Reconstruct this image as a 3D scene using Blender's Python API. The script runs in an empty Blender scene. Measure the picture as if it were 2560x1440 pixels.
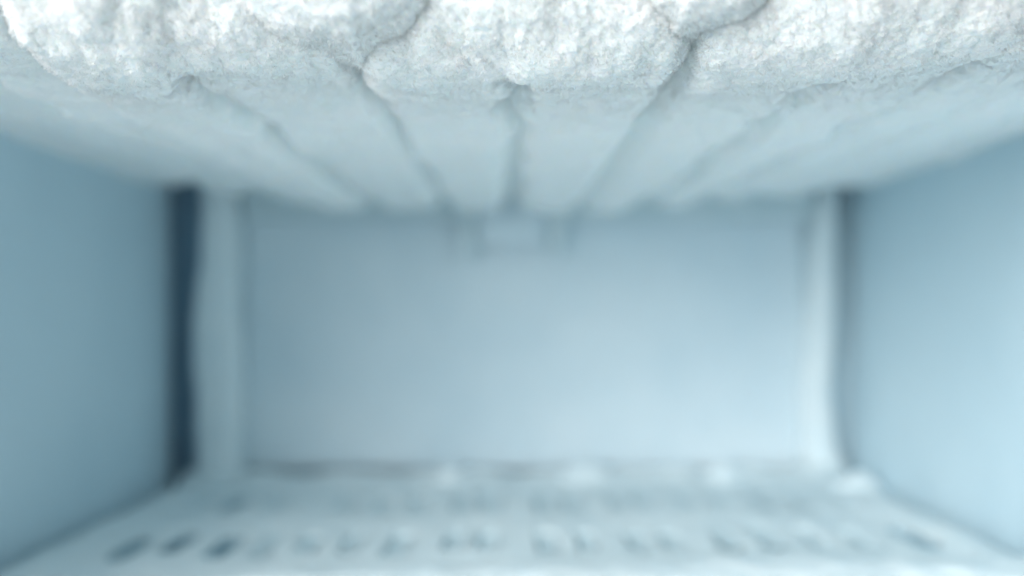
import bpy, math
import numpy as np

sc = bpy.context.scene
COL = sc.collection
R = math.radians

# ------------------------------------------------------------------ camera, light, exposure
# X right, Y into the freezer, Z up; metres.  The lens looks level into the compartment.
cam_d = bpy.data.cameras.new('camera')
cam = bpy.data.objects.new('camera', cam_d)
COL.objects.link(cam)
cam.location = (0, 0, 0)
cam.rotation_euler = (R(90), 0, 0)
cam_d.sensor_width = 36.0
cam_d.lens = 31.2
cam_d.shift_x = 0.004
cam_d.shift_y = 0.03125
cam_d.clip_start = 0.01
cam_d.clip_end = 50
cam_d.dof.use_dof = True
cam_d.dof.focus_distance = 0.248
cam_d.dof.aperture_fstop = 3.0
sc.camera = cam

world = bpy.data.worlds.new('World')
sc.world = world
world.use_nodes = True
bg = world.node_tree.nodes['Background']
bg.inputs[0].default_value = (0.80, 0.88, 0.92, 1)
bg.inputs[1].default_value = 0.50

def area(name, loc, target, size, power, color):
    d = bpy.data.lights.new(name, 'AREA')
    d.shape = 'DISK'
    d.size = size
    d.energy = power
    d.color = color
    o = bpy.data.objects.new(name, d)
    COL.objects.link(o)
    o.location = loc
    v = np.array(target, float) - np.array(loc, float)
    from mathutils import Vector
    o.rotation_euler = Vector(v).to_track_quat('-Z', 'Y').to_euler()
    return o
area('key_lamp', (-0.74, -0.80, 0.34), (0.02, 0.45, -0.02), 0.85, 25.5, (1.0, 0.983, 0.96))

sc.view_settings.view_transform = 'Standard'
sc.view_settings.look = 'None'
sc.view_settings.gamma = 1.0
sc.view_settings.use_curve_mapping = False
sc.view_settings.exposure = 0.10
sc.cycles.use_denoising = True
sc.cycles.max_bounces = 11
sc.cycles.diffuse_bounces = 8
sc.cycles.adaptive_threshold = 0.05
sc.cycles.glossy_bounces = 4
sc.cycles.sample_clamp_indirect = 8

# ------------------------------------------------------------------ helpers
_rng = np.random.default_rng(7)
_perm = np.concatenate([_rng.permutation(256)] * 3).astype(np.int32)
_g = _rng.normal(size=(256, 3)).astype(np.float32)
_g /= np.linalg.norm(_g, axis=1)[:, None]

def perlin(P):
    """gradient noise, P (...,3) in noise units -> about -0.7..0.7"""
    sh = P.shape[:-1]
    P = P.reshape(-1, 3).astype(np.float32)
    I = np.floor(P).astype(np.int32)
    F = P - I
    I &= 255
    U = F * F * F * (F * (F * 6 - 15) + 10)
    out = np.zeros(len(P), np.float32)
    for dx in (0, 1):
        wx = U[:, 0] if dx else 1 - U[:, 0]
        a = _perm[I[:, 0] + dx]
        for dy in (0, 1):
            wy = U[:, 1] if dy else 1 - U[:, 1]
            b = _perm[a + I[:, 1] + dy]
            for dz in (0, 1):
                wz = U[:, 2] if dz else 1 - U[:, 2]
                h = _perm[b + I[:, 2] + dz]
                gr = _g[h]
                d = gr[:, 0] * (F[:, 0] - dx) + gr[:, 1] * (F[:, 1] - dy) + gr[:, 2] * (F[:, 2] - dz)
                out += wx * wy * wz * d
    return out.reshape(sh)

def noise(P, scale, off=0.0):
    return perlin(P / scale + (100.3 + off))

_cj = _rng.random((256, 4)).astype(np.float32)
def puffs(P, scale, off=0.0):
    """cellular bumps: rounded grains of uneven height, 0..1"""
    sh = P.shape[:-1]
    Q = (P.reshape(-1, 3) / scale + (100.3 + off)).astype(np.float32)
    I0 = np.floor(Q - .5).astype(np.int32)
    best = np.zeros(len(Q), np.float32)
    for dx in (0, 1):
        for dy in (0, 1):
            for dz in (0, 1):
                c = I0 + np.array([dx, dy, dz], np.int32)
                h = _perm[_perm[_perm[c[:, 0] & 255] + (c[:, 1] & 255)] + (c[:, 2] & 255)]
                j = _cj[h]
                d2 = ((c + .5 + (j[:, :3] - .5) * .8 - Q) ** 2).sum(1)
                v = (.45 + .55 * j[:, 3]) * np.maximum(1 - d2 / .75, 0)
                best = np.maximum(best, v)
    return best.reshape(sh)

def n1(x, scale, off=0.0):
    x = np.asarray(x, float)
    P = np.stack([x, np.zeros_like(x), np.zeros_like(x)], -1)
    return noise(P, scale, off)

def normals(P):
    du = np.gradient(P, axis=0)
    dv = np.gradient(P, axis=1)
    n = np.cross(du, dv)
    l = np.linalg.norm(n, axis=-1, keepdims=True)
    return n / np.maximum(l, 1e-12)

def link(name, me, mat, parent=None, smooth=True):
    o = bpy.data.objects.new(name, me)
    COL.objects.link(o)
    if mat is not None and not me.materials:
        me.materials.append(mat)
    if parent is not None:
        o.parent = parent
    if smooth and len(me.polygons):
        me.polygons.foreach_set('use_smooth', np.ones(len(me.polygons), bool))
    return o

def mesh_arrays(name, V, Fa):
    """V (n,3), Fa (m,k) constant-size faces"""
    V = np.ascontiguousarray(V, np.float32)
    Fa = np.ascontiguousarray(Fa, np.int32)
    me = bpy.data.meshes.new(name)
    k = Fa.shape[1]
    me.vertices.add(len(V))
    me.vertices.foreach_set('co', V.ravel())
    me.loops.add(Fa.size)
    me.loops.foreach_set('vertex_index', Fa.ravel())
    me.polygons.add(len(Fa))
    me.polygons.foreach_set('loop_start', np.arange(0, Fa.size, k, dtype=np.int32))
    me.update(calc_edges=True)
    return me

def grid_faces(n, m, flip=False):
    i = np.arange(n * m).reshape(n, m)
    f = np.stack([i[:-1, :-1], i[1:, :-1], i[1:, 1:], i[:-1, 1:]], -1).reshape(-1, 4)
    return f[:, ::-1] if flip else f

def grid_mesh(name, P, flip=False):
    n, m = P.shape[:2]
    return mesh_arrays(name, P.reshape(-1, 3), grid_faces(n, m, flip))

def rbox(x0, x1, y0, y1, z0, z1, r=0.003, name='box'):
    """box with bevelled edges"""
    import bmesh
    bm = bmesh.new()
    bmesh.ops.create_cube(bm, size=1)
    for v in bm.verts:
        v.co.x = x0 + (v.co.x + .5) * (x1 - x0)
        v.co.y = y0 + (v.co.y + .5) * (y1 - y0)
        v.co.z = z0 + (v.co.z + .5) * (z1 - z0)
    if r > 0:
        bmesh.ops.bevel(bm, geom=bm.edges[:], offset=r, segments=3, profile=.5, affect='EDGES')
    me = bpy.data.meshes.new(name)
    bm.to_mesh(me)
    bm.free()
    return me

def tag(o, label=None, cat=None, group=None, kind=None):
    if label: o['label'] = label
    if cat: o['category'] = cat
    if group: o['group'] = group
    if kind: o['kind'] = kind
    return o

def empty(name, loc=(0, 0, 0)):
    o = bpy.data.objects.new(name, None)
    o.empty_display_size = .02
    COL.objects.link(o)
    o.location = loc
    return o

# ------------------------------------------------------------------ materials
def material(name, c0, c1, scale, rough, bump=0.0, bscale=400., bdist=0.0004, spec=0.3, sss=0.0):
    m = bpy.data.materials.new(name)
    m.use_nodes = True
    nt = m.node_tree
    b = nt.nodes['Principled BSDF']
    tc = nt.nodes.new('ShaderNodeTexCoord')
    nz = nt.nodes.new('ShaderNodeTexNoise')
    nz.inputs['Scale'].default_value = scale
    nz.inputs['Detail'].default_value = 5
    nt.links.new(tc.outputs['Object'], nz.inputs['Vector'])
    cr = nt.nodes.new('ShaderNodeValToRGB')
    cr.color_ramp.elements[0].position = .3
    cr.color_ramp.elements[1].position = .7
    cr.color_ramp.elements[0].color = (*c0, 1)
    cr.color_ramp.elements[1].color = (*c1, 1)
    nt.links.new(nz.outputs['Fac'], cr.inputs['Fac'])
    nt.links.new(cr.outputs['Color'], b.inputs['Base Color'])
    b.inputs['Roughness'].default_value = rough
    b.inputs['Specular IOR Level'].default_value = spec
    if sss > 0:
        b.inputs['Subsurface Weight'].default_value = sss
        b.inputs['Subsurface Radius'].default_value = (.0026, .0030, .0034)
        b.inputs['Subsurface Scale'].default_value = 1.0
    if bump > 0:
        n2 = nt.nodes.new('ShaderNodeTexNoise')
        n2.inputs['Scale'].default_value = bscale
        n2.inputs['Detail'].default_value = 4
        nt.links.new(tc.outputs['Object'], n2.inputs['Vector'])
        bp = nt.nodes.new('ShaderNodeBump')
        bp.inputs['Strength'].default_value = bump
        bp.inputs['Distance'].default_value = bdist
        nt.links.new(n2.outputs['Fac'], bp.inputs['Height'])
        nt.links.new(bp.outputs['Normal'], b.inputs['Normal'])
    return m

M_FROST = material('frost', (.845, .916, .932), (.91, .948, .956), 60, .9, 0, spec=.08, sss=.9)
M_CRYST = material('frost_crystal', (.94, .978, .986), (.96, .984, .99), 200, .8, 0, spec=.1)
def translucent(m, fac, col):
    nt = m.node_tree
    b = nt.nodes['Principled BSDF']; out = nt.nodes['Material Output']
    t = nt.nodes.new('ShaderNodeBsdfTranslucent'); t.inputs[0].default_value = (*col, 1)
    mx = nt.nodes.new('ShaderNodeMixShader'); mx.inputs[0].default_value = fac
    nt.links.new(b.outputs[0], mx.inputs[1]); nt.links.new(t.outputs[0], mx.inputs[2])
    nt.links.new(mx.outputs[0], out.inputs[0])
translucent(M_CRYST, .15, (.965, .985, .99))
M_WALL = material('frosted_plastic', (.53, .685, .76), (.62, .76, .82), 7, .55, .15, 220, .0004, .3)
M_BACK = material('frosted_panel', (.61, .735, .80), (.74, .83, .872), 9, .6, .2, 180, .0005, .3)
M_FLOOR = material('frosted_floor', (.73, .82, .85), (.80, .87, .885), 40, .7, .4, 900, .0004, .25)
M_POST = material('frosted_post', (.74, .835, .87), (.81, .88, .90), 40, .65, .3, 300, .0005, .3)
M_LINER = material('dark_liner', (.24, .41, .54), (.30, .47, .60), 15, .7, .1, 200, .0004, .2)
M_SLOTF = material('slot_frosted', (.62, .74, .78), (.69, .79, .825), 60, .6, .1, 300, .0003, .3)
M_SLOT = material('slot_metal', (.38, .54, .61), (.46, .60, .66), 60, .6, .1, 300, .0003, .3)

# ------------------------------------------------------------------ the compartment (setting)
YF, YB = 0.20, 0.658          # front and back of the side walls
def wall_sheet(name, X, side, seed):
    n, m = 160, 90
    y = np.linspace(YF, YB, n)
    z = np.linspace(-.150, .125, m)
    Y, Z = np.meshgrid(y, z, indexing='ij')
    P = np.stack([np.full_like(Y, X), Y, Z], -1)
    d = .0012 * noise(P, .09, seed) + .0005 * noise(P, .02, seed + 3)
    P[..., 0] += side * d
    # thickness: outer sheet and rim
    Q = P.copy(); Q[..., 0] = X + side * .018
    V = np.concatenate([P.reshape(-1, 3), Q.reshape(-1, 3)])
    f = grid_faces(n, m, flip=side < 0)
    k = n * m
    idx = np.arange(k).reshape(n, m)
    rim = np.concatenate([idx[0, :], idx[1:, -1], idx[-1, -2::-1], idx[-2:0:-1, 0]])
    rn = np.roll(rim, -1)
    rf = np.stack([rim, rn, rn + k, rim + k], -1)
    me = mesh_arrays(name, V, np.concatenate([f, f[:, ::-1] + k, rf]))
    return tag(link(name, me, M_WALL), kind='structure')
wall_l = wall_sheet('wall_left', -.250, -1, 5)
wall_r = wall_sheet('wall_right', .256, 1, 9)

# the outer liner behind panels and walls
liner = link('liner', rbox(-.285, .290, .712, .724, -.165, .14, 0), M_LINER, smooth=False)
tag(liner, kind='structure')
for nm, a in (('liner_side', (-.2995, -.2855, .18, .724, -.165, .14)), ('liner_side', (.2905, .3045, .18, .724, -.165, .14)),
              ('liner_bottom', (-.2995, .3045, .18, .724, -.178, -.1655)), ('liner_top', (-.2995, .3045, .18, .724, .1405, .153))):
    link(nm, rbox(*a, 0), M_LINER, liner, smooth=False)

# back wall: a panel set in front of the liner, a post at each end
wb = empty('wall_back', (0, 0, 0)); tag(wb, kind='structure')
def panel():
    n, m = 200, 110
    x = np.linspace(-.2005, .226, n); z = np.linspace(-.1165, .096, m)
    X, Z = np.meshgrid(x, z, indexing='ij')
    ex = np.minimum(X - x[0], x[-1] - X); ez = np.minimum(Z - z[0], z[-1] - Z)
    e = np.minimum(ex, ez)
    P = np.stack([X, np.full_like(X, .664), Z], -1)
    P[..., 1] += .010 * np.clip(1 - e / .008, 0, 1) ** 2
    P[..., 1] -= .0016 * noise(P, .07, 2) + .0008 * noise(P, .02, 4)
    return grid_mesh('panel', P)
link('panel', panel(), M_BACK, wb)
def post(xs, ws, y0, dep, seed, ztop=.100, zbot=-.119):
    """a rounded frosty upright: xs centre and ws half width against height"""
    n, m = 140, 60
    t = np.linspace(0, 1, n); z = zbot + (ztop - zbot) * t
    a = np.linspace(-.15 * math.pi, 1.15 * math.pi, m)
    xc = np.interp(t, [k[0] for k in xs], [k[1] for k in xs])
    w = np.interp(t, [k[0] for k in ws], [k[1] for k in ws])
    ca, sa = np.cos(a), np.sin(a)
    sx = np.sign(ca) * np.abs(ca) ** .6; sy = np.sign(sa) * np.abs(sa) ** .6
    P = np.zeros((n, m, 3))
    P[..., 0] = xc[:, None] + w[:, None] * sx[None, :]
    P[..., 1] = y0 - dep * sy[None, :]
    P[..., 2] = z[:, None]
    N = normals(P)
    d = .0016 * noise(P, .03, seed) + .0008 * np.abs(noise(P, .008, seed + 1))
    P += N * d[..., None] * (-1)
    return grid_mesh('corner_post', P, flip=True)
pl = link('corner_post', post([(0, -.213), (.3, -.2135), (.55, -.2155), (.75, -.2125), (1, -.2115)],
                              [(0, .0170), (.5, .0175), (.75, .0145), (1, .0135)], .668, .026, 11), M_POST, wb)
pl['label'] = 'broad shaded post beside the dark gap at the left wall'
pr = link('corner_post', post([(0, .242), (.1, .231), (.3, .2275), (.6, .232), (1, .2355)],
                              [(0, .016), (.2, .0125), (.6, .011), (1, .008)], .664, .016, 21), M_POST, wb)
pr['label'] = 'narrow bright curving post by the right wall'
# thermostat bracket under the frost, at the middle of the panel's top edge
br = link('bracket', rbox(-.0215, .0285, .646, .657, .0545, .094, .004), M_BACK, wb)
for x0, x1, zb in ((-.0345, -.0235, .046), (.0305, .0420, .050)):
    link('hook', rbox(x0, x1, .644, .658, zb, .094, .003), M_SLOTF, br)
link('corner_filler', rbox(.2275, .2845, .6685, .680, -.15, .104, 0), M_WALL, wb, smooth=False)
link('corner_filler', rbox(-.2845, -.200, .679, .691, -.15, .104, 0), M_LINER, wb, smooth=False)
link('light_block', rbox(-.2845, .2895, .02, .296, -.150, -.120, .004), M_FLOOR, wall_l)  # unseen slab, added to block background light from below; pale to bounce light up
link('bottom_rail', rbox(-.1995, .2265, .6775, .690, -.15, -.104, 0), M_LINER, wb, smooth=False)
link('top_shade_strip', rbox(-.1950, .2250, .6500, .6615, .0745, .104, .002), M_SLOTF, wb)  # darker strip standing in for the shadow line behind the lobe ends

ceil = link('ceiling', rbox(-.2845, .2895, .19, .700, .108, .119, .001), M_WALL); tag(ceil, kind='structure')

# ------------------------------------------------------------------ floor with slots
colx = [-.197, -.174, -.149, -.126, -.104, -.080, -.057, -.028, -.009, .0225, .040, .068, .086, .115, .136, .163, .182, .2125]
slots = []
rs = np.random.default_rng(3)
for i, x in enumerate(colx):
    deep2 = [.010, .015, .013, .007, .009, .006, .008, .007, .008, .005, .007, .005, .006, .005, .006, .008, .009, .011][i]
    deep1 = [.008, .010, .008, .003, .009, .009, .009, .007, .008, .006, .008, .006, .006, .007, .004, .003, .007, .008][i]
    if deep2 < .0095: deep2 *= .28
    if deep1 < .0095: deep1 *= .28
    slots.append((x + rs.normal() * .0008, .4655 + rs.normal() * .002, .0205 + rs.normal() * .002, .0050 + rs.normal() * .0004, deep2))
    if i == 3: continue
    slots.append((x + rs.normal() * .0008, .565 + rs.normal() * .002, .022 + rs.normal() * .002, .0052 + rs.normal() * .0004, deep1))
def floor_base(X, Y):
    return -.1165 + .010 * X + 0 * Y
def floor_h(P):
    return floor_base(P[..., 0], P[..., 1]) + .0022 * noise(P, .045, 1) + .0012 * noise(P, .018, 2)
def floor_mesh():
    x = np.linspace(-.2415, .2475, 560); y = np.linspace(.30, .6585, 380)
    X, Y = np.meshgrid(x, y, indexing='ij')
    P = np.stack([X, Y, 0 * X], -1)
    Zn = floor_h(P) + .0007 * np.abs(noise(P, .006, 3))
    P[..., 2] = Zn
    Z = P[..., 2]
    e = np.minimum(np.minimum(X - x[0], x[-1] - X), y[-1] - Y)
    Z -= .012 * np.clip(1 - e / .006, 0, 1) ** 2.5
    Z += .0030 * np.exp(-((x[-1] - X - .016) / .012) ** 2) + .0025 * np.exp(-((X - x[0] - .016) / .012) ** 2)
    Z += .006 * np.clip((Y - .632) / .016, 0, 1) ** 1.5 * (1 + 1.2 * noise(P, .03, 15))
    wob = .0015 * noise(P, .015, 8)
    for sx, sy, hl, hw, dp in slots:
        dy = np.maximum(np.abs(Y - sy) - (hl - hw), 0)
        r = np.sqrt((X - sx) ** 2 + dy ** 2) + wob
        k = np.clip((hw + .0014 - r) / .0014, 0, 1)
        Z -= (dp + .004) * k * k * (3 - 2 * k)
    return grid_mesh('floor', P)
floor = link('floor', floor_mesh(), M_FLOOR); tag(floor, kind='structure')
def slot_mesh(hl, hw, h):
    """open capsule tray, origin at the middle of its bottom"""
    k = 10
    an = np.concatenate([np.linspace(0, math.pi, k), np.linspace(math.pi, 2 * math.pi, k)])
    cy = np.where(np.arange(2 * k) < k, hl - hw, -(hl - hw))
    ring = lambda r, z: np.stack([r * np.cos(an), cy + r * np.sin(an), np.full_like(an, z)], -1)
    rings = [ring(hw, h), ring(hw * .93, h * .4), ring(hw * .8, .0004), ring(hw * .35, 0)]
    V = np.concatenate(rings); n = 2 * k
    Fq = []
    for j in range(3):
        a = np.arange(n); b = (a + 1) % n
        Fq.append(np.stack([a + j * n, b + j * n, b + (j + 1) * n, a + (j + 1) * n], -1))
    a = np.arange(k - 1) + 3 * n
    cap = np.stack([a, a + 1, 3 * n + 2 * k - 2 - np.arange(k - 1), 3 * n + 2 * k - 1 - np.arange(k - 1)], -1)
    Fq.append(cap)
    return mesh_arrays('slot', V, np.concatenate(Fq)[:, ::-1])
for sx, sy, hl, hw, dp in slots:
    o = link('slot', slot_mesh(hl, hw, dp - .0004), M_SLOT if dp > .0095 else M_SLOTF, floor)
    o.location = (sx, sy, float(floor_h(np.array([[sx, sy, 0.]]))[0]) - dp + .0008)

# ------------------------------------------------------------------ frost
def rough_up(P, seed, fine=1.0, med=1.0, big=1.0, sign=1.0):
    """cauliflower-like hoar relief along the normals"""
    N = normals(P) * sign
    P = P + N * (big * (.0034 * noise(P, .030, seed) + .0018 * noise(P, .013, seed + 1)))[..., None]
    N = normals(P) * sign
    warp = .0012 * np.stack([noise(P, .004, seed + 20 + k) for k in range(3)], -1)
    Pw = P + warp
    d = med * (.0013 * puffs(Pw, .0085, seed + 2) + .0007 * puffs(Pw, .0034, seed + 4))
    d = d + fine * (.00042 * puffs(P, .0014, seed + 5) + .00024 * puffs(P, .0007, seed + 6))
    d = d + fine * .00006 * np.random.default_rng(int(seed * 10) + 5).normal(size=d.shape)
    P = P + N * d[..., None]
    return P, normals(P) * sign

def crystals(name, P, N, count, seed, parent, lmin=.0004, lmax=.0013, weight=None):
    """tiny needle and flake crystals standing on the surface"""
    rg = np.random.default_rng(seed)
    A = P.reshape(-1, 3); B = N.reshape(-1, 3)
    w = weight.ravel().astype(float)
    w = w / w.sum()
    idx = rg.choice(len(A), size=count, p=w)
    base = A[idx] + rg.normal(size=(count, 3)) * .00015
    d = B[idx] + rg.normal(size=(count, 3)) * .38 + np.array([0, -.12, -.22])
    d /= np.linalg.norm(d, axis=1)[:, None]
    tuft = puffs(base, .0022, seed * .37) * .65 + puffs(base, .006, seed * .77) * .5
    L = lmin + (lmax - lmin) * np.clip(tuft * (.35 + .9 * rg.random(count)), 0, 1.2)
    W = .00007 + L * (.05 + .07 * rg.random(count))
    t = np.cross(d, rg.normal(size=(count, 3)))
    t /= np.linalg.norm(t, axis=1)[:, None]
    b = np.cross(d, t)
    root = base - d * (.0002)
    v = np.zeros((count, 4, 3))
    for k in range(3):
        a = 2 * math.pi * k / 3
        v[:, k] = root + (t * math.cos(a) + b * math.sin(a)) * W[:, None]
    v[:, 3] = base + d * L[:, None]
    f = np.array([[0, 1, 3], [1, 2, 3], [2, 0, 3]])
    Fa = (np.arange(count)[:, None, None] * 4 + f[None]).reshape(-1, 3)
    o = link(name, mesh_arrays(name, v.reshape(-1, 3), Fa), M_CRYST, parent, smooth=False)
    o['kind'] = 'stuff'
    return o

cf = empty('ceiling_frost', (0, .30, .105))
tag(cf, 'thick crust of white hoarfrost hanging in rounded lobes under the freezer ceiling', 'frost')
INV = (0, -.30, -.105)
def frost_part(name, P, mat=M_FROST, flip=False):
    o = link(name, grid_mesh(name, P, flip), mat, cf)
    o.location = INV
    return o

# --- lobes: each sweeps from its blunt front face along the underside to the back panel
def lobe(x0, x1, front, bottom, rad, grooves, seed, label=None, levels=(), ncry=34000, step=.00042, edge=.020, bw=(1., 1.), wand=1.0):
    """front(u), bottom(u): front y and lowest z across the lobe; grooves: (x, y where it starts, depth, half width)"""
    nu = int((x1 - x0) / step)
    u = np.linspace(0, 1, nu)
    fr = np.array([front(v) for v in u]); zb = np.array([bottom(v) for v in u])
    xs = x0 + (x1 - x0) * u
    for gx, lv in levels:                       # neighbouring ridges hang at slightly different heights
        zb = zb + lv * .5 * (1 + np.tanh((xs - gx) / .003))
    # path in (forward distance from the front, height above the bottom), arc-length spaced
    H, RB, YE = .115, .022, .641
    f0, b0 = float(fr.mean()), float(zb.mean())
    a = np.linspace(0, math.pi / 2, 60)
    q = 2 / 2.15
    py = np.concatenate([[f0 - .012, f0 - .005], f0 + rad - rad * np.cos(a) ** q, np.linspace(f0 + rad, YE - RB, 80)[1:], YE - RB + RB * np.sin(a[1:]) ** q])
    pz = np.concatenate([[H, (H + b0 + rad) / 2], b0 + rad - rad * np.sin(a) ** q, np.full(79, b0), b0 + RB * 1.2 * (1 - np.cos(a[1:]) ** q)])
    L = np.concatenate([[0], np.cumsum(np.hypot(np.diff(py), np.diff(pz)))])
    near = L[-1] - (YE - .335)
    tt = np.concatenate([np.arange(0, near, .00038), near + (L[-1] - near) * np.linspace(0, 1, 190) ** 1.15])
    Y = np.interp(tt, L, py); Z = np.interp(tt, L, pz)
    ty, tz = np.gradient(Y), np.gradient(Z)
    tl = np.hypot(ty, tz) + 1e-12
    ny, nz = -tz / tl, ty / tl                   # inward normal of the path (up under the ceiling, back at the front)
    P = np.zeros((nu, len(tt), 3))
    back = np.clip((Y - .27) / .37, 0, 1)
    wl = wand * (.0045 * n1(Y, .06, 31 + x0 * 900) + .0022 * n1(Y, .02, 77 + x0 * 700))
    wr = wand * (.0045 * n1(Y, .06, 31 + x1 * 900) + .0022 * n1(Y, .02, 77 + x1 * 700))
    P[..., 0] = xs[:, None] + wl[None] * (1 - u)[:, None] + wr[None] * u[:, None]
    fade = np.clip((.34 - Y) / .08, 0, 1)
    P[..., 1] = Y[None] + (fr - f0)[:, None] * fade[None]
    P[..., 2] = Z[None] + (zb - b0)[:, None] + .0072 * back[None]
    # rounded sides
    sd = 2 * u - 1
    ew = (.009 + .005 * back)[None]
    e0 = np.clip(1 - (u * (x1 - x0))[:, None] / ew, 0, 1) * bw[0]; e1 = np.clip(1 - ((1 - u) * (x1 - x0))[:, None] / ew, 0, 1) * bw[1]
    inset = edge * (1 - np.sqrt(np.maximum(1 - np.maximum(e0, e1) ** 2.2, 0))) * (1 + .2 * back)[None]
    Pf = P.copy()
    for gx, gy, gd, gw in grooves:
        cx = gx + .0075 * noise(Pf, .030, seed + gx * 50) + .0040 * noise(Pf, .010, seed + 9) + .0026 * noise(Pf, .004, seed + 10)
        on = np.clip((Pf[..., 1] - gy) / .012, 0, 1) * np.where(Z < H - .02, 1, 0)[None]
        var = np.clip(1 + 1.1 * noise(Pf, .020, seed + 12), .3, 1.6)
        inset += gd * (1 + .3 * back[None]) * on * var * np.exp(-np.abs((Pf[..., 0] - cx) / (gw * (.85 + .75 * back[None]))) ** 1.5)
    P[..., 1] += inset * ny[None]; P[..., 2] += inset * nz[None]
    # gentle slope of each ridge and slack hang
    P[..., 2] += .0016 * noise(Pf, .055, seed + 14)
    N0 = normals(P).reshape(-1, 3).mean(0)
    sg = 1.0 if N0[2] < 0 else -1.0
    P, N = rough_up(P, seed, big=.75, sign=sg, fine=np.clip((.345 - P[..., 1]) / .075, 0, 1))
    o = frost_part('frost_lobe', P, flip=sg < 0)
    if label: o['label'] = label
    dens = np.clip((.335 - P[..., 1]) / .065, 0, 1) ** 1.3 * (P[..., 2] < .100) * (N[..., 1] < .5) * np.clip((N[..., 2] + 1.0) / .45, .10, 1)
    crystals('frost_crystals', P, N, ncry, int(seed), o, weight=dens + 1e-9, lmax=.0013)
    return o
I = lambda pts: (lambda v: float(np.interp(v, [p[0] for p in pts], [p[1] for p in pts])))
lobe(-.1345, -.0425, I([(0, .219), (.25, .2160), (.55, .2235), (1, .2285)]), I([(0, .0695), (.3, .0690), (1, .0712)]), .035,
     [(-.0945, .252, .0160, .0040)], 201, 'left lobe, the whitest, with a blunt rounded end', levels=[(-.0945, .0018)])
lobe(-.0440, .0510, I([(0, .2265), (.5, .2240), (1, .2275)]), I([(0, .0708), (.5, .0702), (1, .0712)]), .034,
     [(.0026, .254, .0160, .0038)], 241, 'middle lobe between two dark crevices', levels=[(.0026, -.0014)])
lobe(.0495, .1760, I([(0, .2280), (.3, .2240), (1, .2230)]), I([(0, .0712), (.35, .0702), (.7, .0722), (1, .0765)]), .034,
     [(.0945, .256, .0180, .0040), (.1365, .250, .0180, .0042)], 281, 'right lobe, the broadest, sloping up to the wall', levels=[(.0945, .0016), (.1365, .0022)], ncry=46000)
lobe(.1730, .2600, I([(0, .228), (1, .227)]), I([(0, .0800), (1, .0850)]), .014,
     [(.218, .250, .0090, .0042)], 321, ncry=9000, step=.0005, levels=[(.218, .0040)], bw=(1, .2))
lobe(-.2560, -.1290, I([(0, .221), (1, .222)]), I([(0, .0885), (.6, .0875), (1, .0865)]), .012,
     [(-.1715, .235, .0185, .0046), (-.2120, .235, .0170, .0048)], 361, ncry=14000, step=.0005, levels=[(-.2120, -.0060), (-.1715, -.0052)], bw=(.2, 1), wand=1.3)

# --- clumps overhanging the front edge
def lump(name, x0, x1, fr, bot, back, top, n_exp, seed, step=.00032, ncry=36000, label=None, zc=None, cl=.0017, grooves=(), blunt=6.0, ef=.46):
    """fr, bot, back, top are functions of u in 0..1 across the lump: front y, lowest z, back y, top z"""
    nu = int((x1 - x0) / step)
    u = np.linspace(0.004, .996, nu)
    s = 2 * u - 1
    taper = np.maximum(1 - np.abs(s) ** blunt, 0) ** (1 / blunt)
    f, b, k, t = (np.array([g(v) for v in u]) for g in (fr, bot, back, top))
    y0 = (f + k) / 2; ry = (k - f) / 2 * (ef + (1 - ef) * taper)
    z0 = t; rz = (t - b) * (ef - .05 + (1.05 - ef) * taper)
    # arc-length spread of the profile angle, from the top of the front to the rear of the underside
    a = np.linspace(-.02 * math.pi, 1.02 * math.pi, 1500)
    q = 2 / n_exp
    py = -np.sign(np.cos(a)) * np.abs(np.cos(a)) ** q
    pz = -np.sign(np.sin(a)) * np.abs(np.sin(a)) ** q
    seg = np.sqrt(np.diff(py * ry.mean()) ** 2 + np.diff(pz * rz.mean()) ** 2)
    L = np.concatenate([[0], np.cumsum(seg)])
    nv = int(L[-1] / step)
    tt = np.linspace(0, L[-1], nv)
    py = np.interp(tt, L, py); pz = np.interp(tt, L, pz)
    P = np.zeros((nu, nv, 3))
    P[..., 0] = (x0 + (x1 - x0) * u)[:, None]
    P[..., 1] = y0[:, None] + ry[:, None] * py[None]
    P[..., 2] = z0[:, None] + rz[:, None] * pz[None]
    for gx in grooves:      # the crevice between two lobes runs on into the lump's underside
        yy = P[..., 1]
        mk = np.clip((yy - .2535) / .022, 0, 1) ** 1.5 * np.clip((-.35 - pz) / .4, 0, 1)[None, :] * (1 + 1.3 * noise(P, .012, seed + 8))
        cx = gx + .007 * noise(P, .014, seed + 9) + .003 * noise(P, .005, seed + 10)
        P[..., 2] += .0058 * mk * np.exp(-np.abs((P[..., 0] - cx) / .0042) ** 1.6)
    N0 = normals(P).reshape(-1, 3).mean(0)
    sg = 1.0 if N0[2] < 0 else -1.0
    P, N = rough_up(P, seed, sign=sg)
    o = frost_part(name, P, flip=sg < 0)
    if label: o['label'] = label
    wt = (N[..., 1] < .35) * (P[..., 2] < .100) + 1e-9
    crystals('frost_crystals', P, N, ncry, int(seed), o, weight=wt, lmax=cl)
    return o
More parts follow.
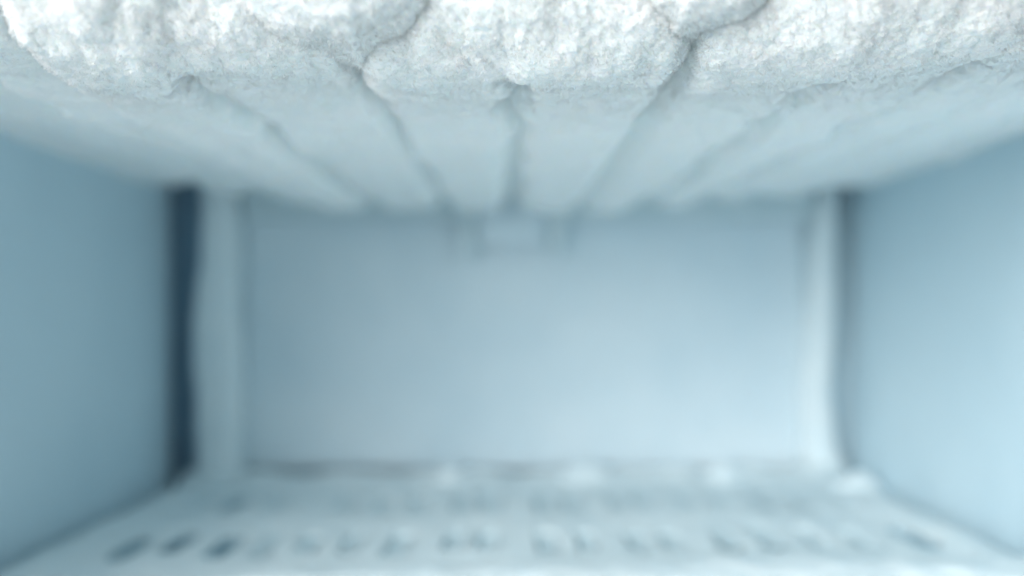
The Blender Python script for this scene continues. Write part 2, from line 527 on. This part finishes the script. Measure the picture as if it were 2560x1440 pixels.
# clumps in front, their fringe reaching just into the top of the picture
lump('frost_clump', -.074, -.0195, I([(0, .226), (.5, .2170), (1, .222)]), I([(0, .0830), (.60, .0747), (1, .0800)]),
     I([(0, .275), (1, .275)]), I([(0, .108), (1, .108)]), 4.5, 401, ncry=9000)
lump('frost_clump', .025, .0700, I([(0, .226), (.5, .2185), (1, .224)]), I([(0, .0838), (.45, .0772), (1, .0838)]),
     I([(0, .275), (1, .275)]), I([(0, .108), (1, .108)]), 4.5, 441, ncry=9000)
# --- low ridge of frost along the front of the floor
def ridge():
    x = np.linspace(-.236, .243, 800); t = np.linspace(0, 1, 130)
    y = .325 + .085 * t
    prof = np.sin(np.clip(t, 0, 1) * math.pi) ** .9
    X, Y = np.meshgrid(x, y, indexing='ij')
    P = np.stack([X, Y, np.zeros_like(X)], -1)
    hgt = np.interp(x, [-.236, -.17, -.10, 0, .1, .243], [.003, .006, .010, .0125, .014, .014])
    P[..., 2] = floor_base(X, Y) - .003 + (hgt[:, None] + .003) * prof[None]
    P, N = rough_up(P, 601, fine=.6, med=.5, big=.7, sign=1)
    o = link('frost_ridge', grid_mesh('frost_ridge', P), M_POST)
    return o
tag(ridge(), 'low ridge of white grainy frost across the front of the floor', 'frost')

# --- little heaps of frost at the foot of the back panel
def mound(x, y, rx, ry, h, seed, label):
    n, m = 60, 30
    a = np.linspace(0, 2 * math.pi, n); r = np.linspace(1, 0.02, m)
    A, Rr = np.meshgrid(a, r, indexing='ij')
    P = np.stack([x + rx * Rr * np.cos(A), y + ry * Rr * np.sin(A), np.zeros_like(A)], -1)
    P[..., 2] = float(floor_base(x, y)) - .004 + (h + .004) * (1 - Rr ** 1.8)
    P += .0025 * np.stack([noise(P, .012, seed + k) for k in range(3)], -1) * np.sin(Rr * math.pi)[..., None]
    P[-1] = P[0]
    o = link('frost_mound', grid_mesh('frost_mound', P), M_POST)
    return tag(o, label, 'frost', 'heaps of frost at the back of the floor')
mound(-.041, .640, .020, .014, .0120, 701, 'small pale heap of frost, leftmost along the foot of the back panel')
mound(.056, .640, .028, .014, .0120, 711, 'widest pale heap of frost, middle one at the foot of the back panel')
mound(.156, .640, .019, .014, .0120, 721, 'pale heap of frost below the right part of the back panel')
mound(.236, .598, .020, .016, .0120, 731, 'pale heap of frost in the corner by the right wall')
